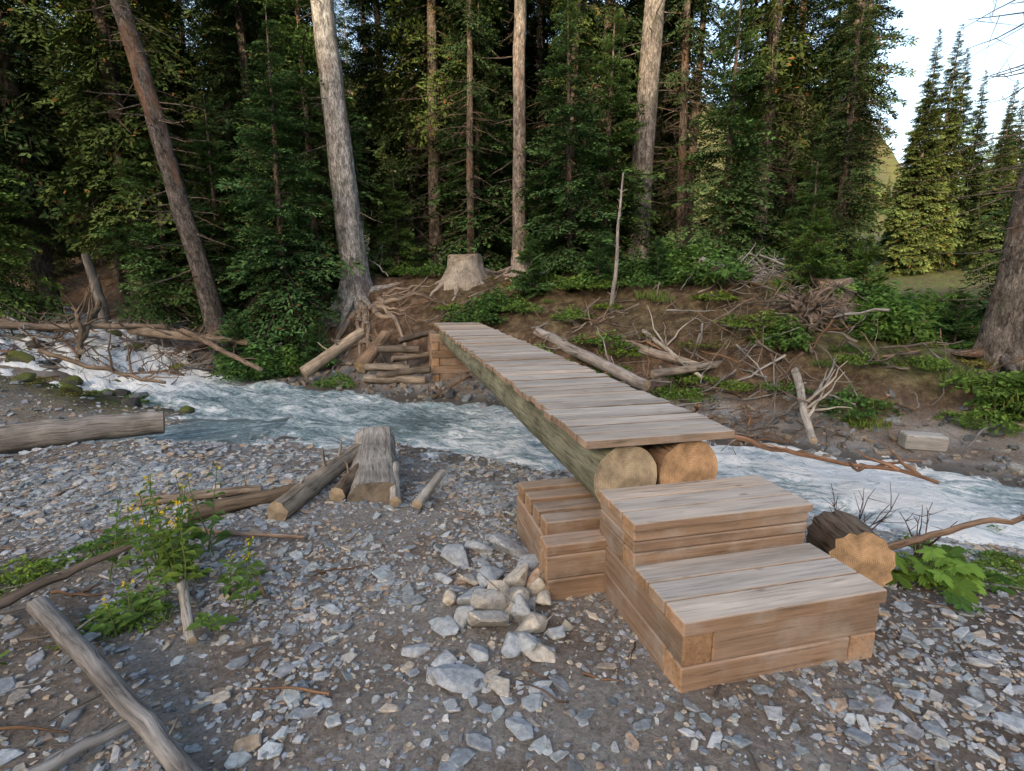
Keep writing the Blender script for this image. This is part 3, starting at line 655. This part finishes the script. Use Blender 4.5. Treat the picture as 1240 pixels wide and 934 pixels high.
for me,x,y,s in[(P_mid,-5.1,12.1,.9),(P_mid,-4.9,13.9,1.1),(P_mid2,-8.4,13.2,1.),(P_mid,1.35,12.8,.78),(P_mid2,2.3,13.8,1.0),(P_mid,-1.0,15.5,.95),(P_mid2,-.9,17,1.1),(P_mid,5.2,13.8,.9),(P_tallA,-9.2,13.8,.9),(P_tallA,-12.5,14.7,1.),(P_spire,-11,17,1.),(P_tallB,-2.2,15.8,.9),(P_spire,-2.9,17.5,.9),(P_thin,-1.1,14.6,.9),(P_thin,1.5,15.5,1.),(P_spire,-6.8,15.2,.9),(P_tallA,-15,12.8,1.),(P_mid,-12.3,12.8,.9),
   (P_thin,5.2,16.6,1.1),(P_tallB,6.6,14.8,1.),(P_spire,9.5,19,1.05),(P_thin,9.2,15.5,1.1),(P_spire,7.6,13.0,.55),(P_mid2,6.4,11.8,.6),(P_spire,12.0,20.5,1.1),(P_thin,4.6,15.2,1.05),(P_thin,7.6,17.5,1.1),(P_spire,4.4,18,1.),(P_mid2,-3.0,14.6,.5),(P_thin,10.3,17.5,1.1),(P_mid2,8.3,15.6,.9),(P_mid2,-7.2,13.6,.9),(P_mid,9.9,10.3,.72),(P_spire,-8.2,20,1.),(P_spire,-4.6,21,1.),(P_tallA,-1.6,22,1.),(P_spire,1.0,21,1.)]:
    tree(me,x,y,s)
for x,y,s in[(5.3,9.6,.75),(-4.0,11.1,.5),(.4,11.6,.6),(6.6,10.3,.8),(-5.7,11.0,.6),(1.8,11.4,.5),(3.0,11.3,.45),(8.6,10.4,.6)]: tree(P_small,x,y,s,dz=-.03)
for x,y,s in[(30.5,41,1.0),(33.5,43,.95),(36.5,45,.88),(28.0,39,.95),(39.5,46,.85),(34.5,40,.7),(42,47,.8),(32,46,.85)]: tree(P_far,x,y,s,dz=-.3)
df=empty('distant_forest')
pts=[]
r=np.random.RandomState(5)
protos=[P_tallA,P_tallB,P_spire,P_thin,P_far]
cnt=0
while cnt<100:
    y=r.uniform(16,50);u=r.uniform(-1.05,.6);x=u*y
    if u>.28 and r.rand()<.72: continue
    if any((x-a)**2+(y-b_)**2<2.5 for a,b_ in pts):continue
    pts.append((x,y));me=protos[r.choice(5,p=[.22,.2,.15,.15,.28])]
    if y<26 and me is P_far: me=P_spire
    o=tree(me,x,y,r.uniform(.8,1.12),'conifer',df);cnt+=1
for i in range(24):
    y=r.uniform(50,75);x=r.uniform(.8,1.14)*y
    tree(P_far,x,y,r.uniform(.5,.8),'conifer',df,dz=-1.0)
for i in range(35):
    y=r.uniform(110,220);x=r.uniform(.2,1.0)*y
    tree(P_far,x,y,r.uniform(.7,1.0),'conifer',df)
# ------------------------------------------------------------------ shrubs
def shrub(name,n,rad,h,ls,seed,col=(.09,.19,.055),stems=8):
    r=np.random.RandomState(seed);G=Geo()
    a=r.rand(n)*6.283;q=r.rand(n)**.5;clump=1+.25*np.sin(a*3+seed)+.15*np.sin(a*7)
    px=np.cos(a)*q*rad*clump;py=np.sin(a)*q*rad*clump;pz=h*(1-q**2*.7)*(.25+.75*r.rand(n)**.5)*(.8+.4*np.sin(px*9+seed)*np.cos(py*8))
    p=np.stack([px,py,pz],-1)
    v=np.stack([np.cos(a)+r.randn(n)*.7,np.sin(a)+r.randn(n)*.7,-.1+.5*r.randn(n)],-1);v/=np.linalg.norm(v,axis=1)[:,None]
    w=np.cross(v,np.stack([r.randn(n)*.4,r.randn(n)*.4,np.ones(n)],-1));w/=np.linalg.norm(w,axis=1)[:,None]
    l=(ls*(.6+.8*r.rand(n)))[:,None]
    V=np.stack([p,p+v*l*.35+w*l*.3,p+v*l*.75+w*l*.22,p+v*l-np.array([0,0,.15])*l,p+v*l*.75-w*l*.22,p+v*l*.35-w*l*.3],1)
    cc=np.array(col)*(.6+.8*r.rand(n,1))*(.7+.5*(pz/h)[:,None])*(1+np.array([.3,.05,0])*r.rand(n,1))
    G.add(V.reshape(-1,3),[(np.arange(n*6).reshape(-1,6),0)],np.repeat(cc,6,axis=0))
    for i in range(stems):
        e=p[r.randint(n)];tube(G,wob((e[0]*.2,e[1]*.2,0),e,5,.04),np.linspace(.008,.003,5),4,(.16,.11,.07),0,1,None)
    return G.mesh(name,[M_LEAF,M_BARK])
S1=shrub('shrub_a',1500,.55,.6,.085,1,(.09,.2,.06));S2=shrub('shrub_b',1200,.6,.4,.07,2,(.11,.23,.065));S3=shrub('herb_patch',900,.5,.2,.06,3,(.13,.24,.06),0)
S4=shrub('herb_dry',700,.5,.16,.05,4,(.17,.19,.07),0)
def grass(name,n,rad,h,seed,col):
    r=np.random.RandomState(seed);G=Geo();a=r.rand(n)*6.28;q=r.rand(n)**.6*rad;p=np.stack([np.cos(a)*q,np.sin(a)*q,0*a-.02],-1)
    b_=r.rand(n)*6.28;hh=h*(.4+.7*r.rand(n));bd=.5*hh*r.rand(n);d=np.stack([np.cos(b_),np.sin(b_),0*a],-1);w=np.stack([-np.sin(b_),np.cos(b_),0*a],-1)*.005
    m=p+d*(bd*.35)[:,None]+np.array([0,0,1])*(hh*.6)[:,None];t=p+d*bd[:,None]+np.array([0,0,1])*hh[:,None]
    V=np.stack([p-w,p+w,m+w*.8,t,m-w*.8],1);cc=np.array(col)*(.6+.8*r.rand(n,1))
    G.add(V.reshape(-1,3),[(np.arange(n*5).reshape(-1,5),0)],np.repeat(cc,5,axis=0));return G.mesh(name,[M_LEAF])
G1=grass('grass_tuft',260,.4,.22,1,(.16,.23,.07))
ug=empty('undergrowth')
def put(me,x,y,s,name,parent=ug): return mkobj(name,me,parent,(x,y,gz(x,y)-.02),(0,0,R.rand()*6.28),(s,s,s))
for me,x,y,s in[(S1,-5.1,10.6,1.1),(S1,-4.6,10.8,.9),(S2,-3.3,9.9,.6),(S1,-.75,11.0,.9),(S1,-.35,11.4,.8),(S1,3.5,12.1,1.2),(S1,4.3,12.3,1.2),(S1,2.7,12.0,.9),(S1,5.2,12.4,1.1),(S2,.1,11.2,.8),(S1,8.9,12.8,1.3),(S1,10.0,14.0,1.5),(S1,11.3,15.2,1.5),(S1,8.0,11.2,1.0),(S1,9.6,12.0,1.1),(S2,4.1,4.25,.5),(S2,7.2,9.4,.9),(S1,11.6,13.5,1.3),(S2,2.6,11.0,.7),(S2,1.2,10.6,.7),(S2,6.4,8.8,.8)]: put(me,x,y,s,'leafy_bush',None)
k=0
while k<300:
    x=R.uniform(-13,17);y=R.uniform(5,26)
    z,d,d2,sd,*_=ground(np.array([x]),np.array([y]),True)
    if sd[0]<0 or d[0]<1.3:continue
    if d[0]<3 and x<6 and R.rand()<.65:continue
    if x<0 and R.rand()<.6:continue
    if abs(x+2.2+.25*(y-10.5))<.9 and y<14:continue
    me=[S1,S2,S3,S4,G1][R.choice(5,p=[.12,.22,.4,.14,.12])];put(me,x,y,R.uniform(.6,1.3),'plant');k+=1
for i in range(300):
    x=R.uniform(.4,10);y=R.uniform(5.6,12.6)
    z,d,d2,sd,*_=ground(np.array([x]),np.array([y]),True)
    if sd[0]<0 or d[0]<1.15:continue
    if x<5 and R.rand()<.45: continue
    if fbm(np.array([x*.9]),np.array([y*.9+4]),2)[0]<-.07: continue
    put([S2,S3,S3,S3,G1,S4][R.randint(6)],x,y,R.uniform(.35,.9),'plant')
for i in range(14):
    put(S4 if i%2 else S3,-6.8+R.randn()*.9,8.3+R.randn()*.35,.45,'plant')
for x,y in[(-2.7,2.7),(-2.9,2.4),(-2.5,3.0),(3.0,3.6),(3.4,3.4),(2.9,3.0),(3.3,3.0),(2.55,3.15),(-1.9,2.35),(-2.5,1.9),(3.7,3.1),(3.6,3.6)]: put(S3,x,y,.3+.2*R.rand(),'plant');put(G1,x+.1,y,.35,'plant')
def weed(x,y,h,n,seed):
    r=np.random.RandomState(seed);G=Geo();z=gz(x,y)
    for i in range(n):
        bx=x+r.randn()*.13;by=y+r.randn()*.1;hh=h*(.6+.5*r.rand());p=wob((bx,by,z),(bx+r.randn()*.07,by+r.randn()*.07,z+hh),7,.02)
        tube(G,p,np.linspace(.005,.002,7),5,(.16,.22,.08),0,0,None)
        for j in range(13):
            t=.15+.8*j/13;q=np.array([np.interp(t,np.linspace(0,1,7),p[:,c]) for c in range(3)]);a=j*2.4+r.rand();l=(.12-.075*t)*(.7+.5*r.rand())
            v=np.array([math.cos(a),math.sin(a),.35+.2*r.randn()]);w=np.array([-math.sin(a),math.cos(a),0])*l*.2
            V=np.array([q,q+v*l*.35+w,q+v*l*.7+w*.8,q+v*l-np.array([0,0,.35*l]),q+v*l*.7-w*.8,q+v*l*.35-w])
            G.add(V,[(np.arange(6)[None],0)],np.array((.13,.22,.065))*(.7+.6*r.rand()))
        if r.rand()<.7:
            for j in range(10):
                c=p[-1]+r.randn(3)*np.array([.014,.014,.012]);V=c+r.randn(4,3)*.006
                G.add(V,[(np.arange(4)[None],0)],(.65,.5,.05))
    return G.obj('flowering_weed',[M_LEAF])
weed(-1.95,2.75,.55,6,1);weed(-1.72,2.7,.45,5,2);weed(-2.15,2.85,.5,5,3);weed(-1.85,2.95,.5,4,4);weed(-1.55,2.6,.25,3,5);weed(-1.75,2.25,.18,4,6)
def parsnip(x,y,n,s,seed):
    r=np.random.RandomState(seed);G=Geo();z=gz(x,y)
    for i in range(n):
        a=r.rand()*6.28;c=np.array([x+math.cos(a)*s*(.5+r.rand()),y+math.sin(a)*s*.7*(.4+r.rand()),z+s*(.35+.6*r.rand())]);R0=s*(.45+.3*r.rand())
        tube(G,wob((x,y,z),c,5,.03),.004,5,(.16,.22,.08),0,0,None)
        m=60;th=np.linspace(0,2*np.pi,m+1)[:-1];lob=.38+.42*np.abs(np.cos(th*2.5))**1.2+.14*np.abs(np.sin(th*15))
        tx,ty=r.randn(2)*.3;ring=np.stack([np.cos(th)*lob*R0,np.sin(th)*lob*R0,0*th],-1);ring[:,2]=ring[:,0]*tx+ring[:,1]*ty-.3*(lob**2)*R0+.05*R0*np.sin(th*5)
        V=np.concatenate([ring+c,[c]]);F=np.stack([np.arange(m),(np.arange(m)+1)%m,np.full(m,m)],-1)
        G.add(V,[(F,0)],np.array((.14,.26,.06))*(.55+.8*r.rand()))
    return G.obj('cow_parsnip',[M_LEAF])
parsnip(2.35,2.75,16,.17,1);parsnip(2.65,2.85,12,.15,2);parsnip(2.3,2.4,4,.08,3)
# ------------------------------------------------------------------ stumps / rootwad
def stump(name,x,y,h,r0,col,seed,nroots=7,rl=1.2):
    r=np.random.RandomState(seed);G=Geo();z=gz(x,y);n=9;sg=36;zz=np.linspace(-.2,h,n);ph=r.rand()*6
    pts=np.stack([x+0*zz,y+0*zz,z+zz],-1);rad=r0*(1+.7*np.exp(-np.clip(zz,0,9)/(.3*h+.05)))
    tube(G,pts,rad,sg,col,.1,0,1,capcol=(.42,.34,.25),flare=lambda i,t:1+.2*np.sin(t*5+ph)*np.exp(-i/5)+.07*np.sin(t*13))
    tt=z+h
    for A in G.V:
        m=A[:,2]>tt-.02
        A[m,2]+=.16*h*np.sin(np.arctan2(A[m,1]-y,A[m,0]-x)*2+ph)
    for i in range(nroots):
        a=ph+i*6.28/nroots+r.randn()*.25;l=rl*(.6+.7*r.rand());e=np.array([x+math.cos(a)*l,y+math.sin(a)*l,0.]);e[2]=gz(e[0],e[1])+.01
        mdl=np.array([x+math.cos(a)*l*.4,y+math.sin(a)*l*.4,0.]);mdl[2]=gz(mdl[0],mdl[1])+.1
        p=np.concatenate([wob((x+math.cos(a)*r0*.5,y+math.sin(a)*r0*.5,z+h*.35),mdl,4,.02),wob(mdl,e,6,.08)[1:]])
        tube(G,p,np.linspace(r0*.42,.02,9),8,col,.12,0,None)
    return G.obj(name,[M_DEAD,M_END],True)
stump('tree_stump',-1.1,13.0,.55,.36,(.4,.355,.31),1,8,1.0)
stump('tree_stump',.2,12.9,.6,.17,(.4,.355,.32),2,5,.5)
stump('tree_stump',5.6,9.5,.5,.26,(.22,.185,.155),3,7,.8)
G=Geo()
for i in range(34):
    a=-1.57+R.uniform(-1.2,1.5);x0,y0=-3.6+.45*math.cos(a),13.0+.4*math.sin(a);l=.8+1.9*R.rand()
    P_=[];ang=a
    for t in range(14):
        x0+=math.cos(ang)*l/14;y0+=math.sin(ang)*l/14;ang+=R.randn()*.22
        P_.append((x0,y0,gz(x0,y0)+.012+.02*R.rand()))
    tube(G,P_,np.linspace(.055,.01,14)*(.4+R.rand()),7,np.array((.34,.275,.22))*(.6+.5*R.rand()),.15,0,None)
G.obj('exposed_tree_roots',[M_DEAD],True)
G=Geo();c0=np.array([4.75,8.7,gz(4.75,8.7)+.3])
tube(G,wob(c0-[.2,.1,.2],c0+[1.2,.9,.1],8,.02),np.linspace(.3,.16,8),14,(.24,.19,.155),.15,0,1)
for i in range(130):
    v=R.randn(3);v[0]-=.4;v[1]-=.5;v/=np.linalg.norm(v);l=.25+.45*R.rand()
    tube(G,wob(c0+v*.1,c0+v*l,7,.25),np.linspace(.05,.008,7)*(.3+.8*R.rand()),6,np.array((.24,.19,.16))*(.6+.7*R.rand()),.2,0,None)
G.obj('uprooted_rootwad',[M_DEAD,M_END],True)
# ------------------------------------------------------------------ light, sky, camera
AZ=math.radians(200);EL=math.radians(17)
sd_=Vector((math.sin(AZ)*math.cos(EL),math.cos(AZ)*math.cos(EL),math.sin(EL)))
w=bpy.data.worlds.new('World');scene.world=w;w.use_nodes=True;nt=w.node_tree
sky=nt.nodes.new('ShaderNodeTexSky');sky.sky_type='NISHITA';sky.sun_disc=False;sky.sun_elevation=EL;sky.sun_rotation=AZ;sky.air_density=1.0;sky.dust_density=3.0;sky.ozone_density=.6
bg=nt.nodes['Background'];bg.inputs['Strength'].default_value=.49
mx=nt.nodes.new('ShaderNodeMix');mx.data_type='RGBA';mx.blend_type='MULTIPLY';mx.inputs[0].default_value=1;mx.inputs[7].default_value=(1.06,1.0,.93,1)
nt.links.new(sky.outputs[0],mx.inputs[6]);nt.links.new(mx.outputs[2],bg.inputs[0])
L=bpy.data.lights.new('sun','SUN');L.energy=5;L.angle=math.radians(.5);L.color=(1,.8,.5);lo=mkobj('sun',L);lo.rotation_euler=sd_.to_track_quat('Z','Y').to_euler();lo.location=(-20,-40,40)
cam=bpy.data.cameras.new('camera');co=mkobj('camera',cam);cam.sensor_width=36;cam.lens=18.87;cam.clip_start=.05;cam.clip_end=3000
co.location=(0,0,1.6);co.rotation_euler=(math.pi/2-.193,0,0);scene.camera=co
scene.view_settings.view_transform='Standard';scene.view_settings.look='None';scene.view_settings.exposure=0
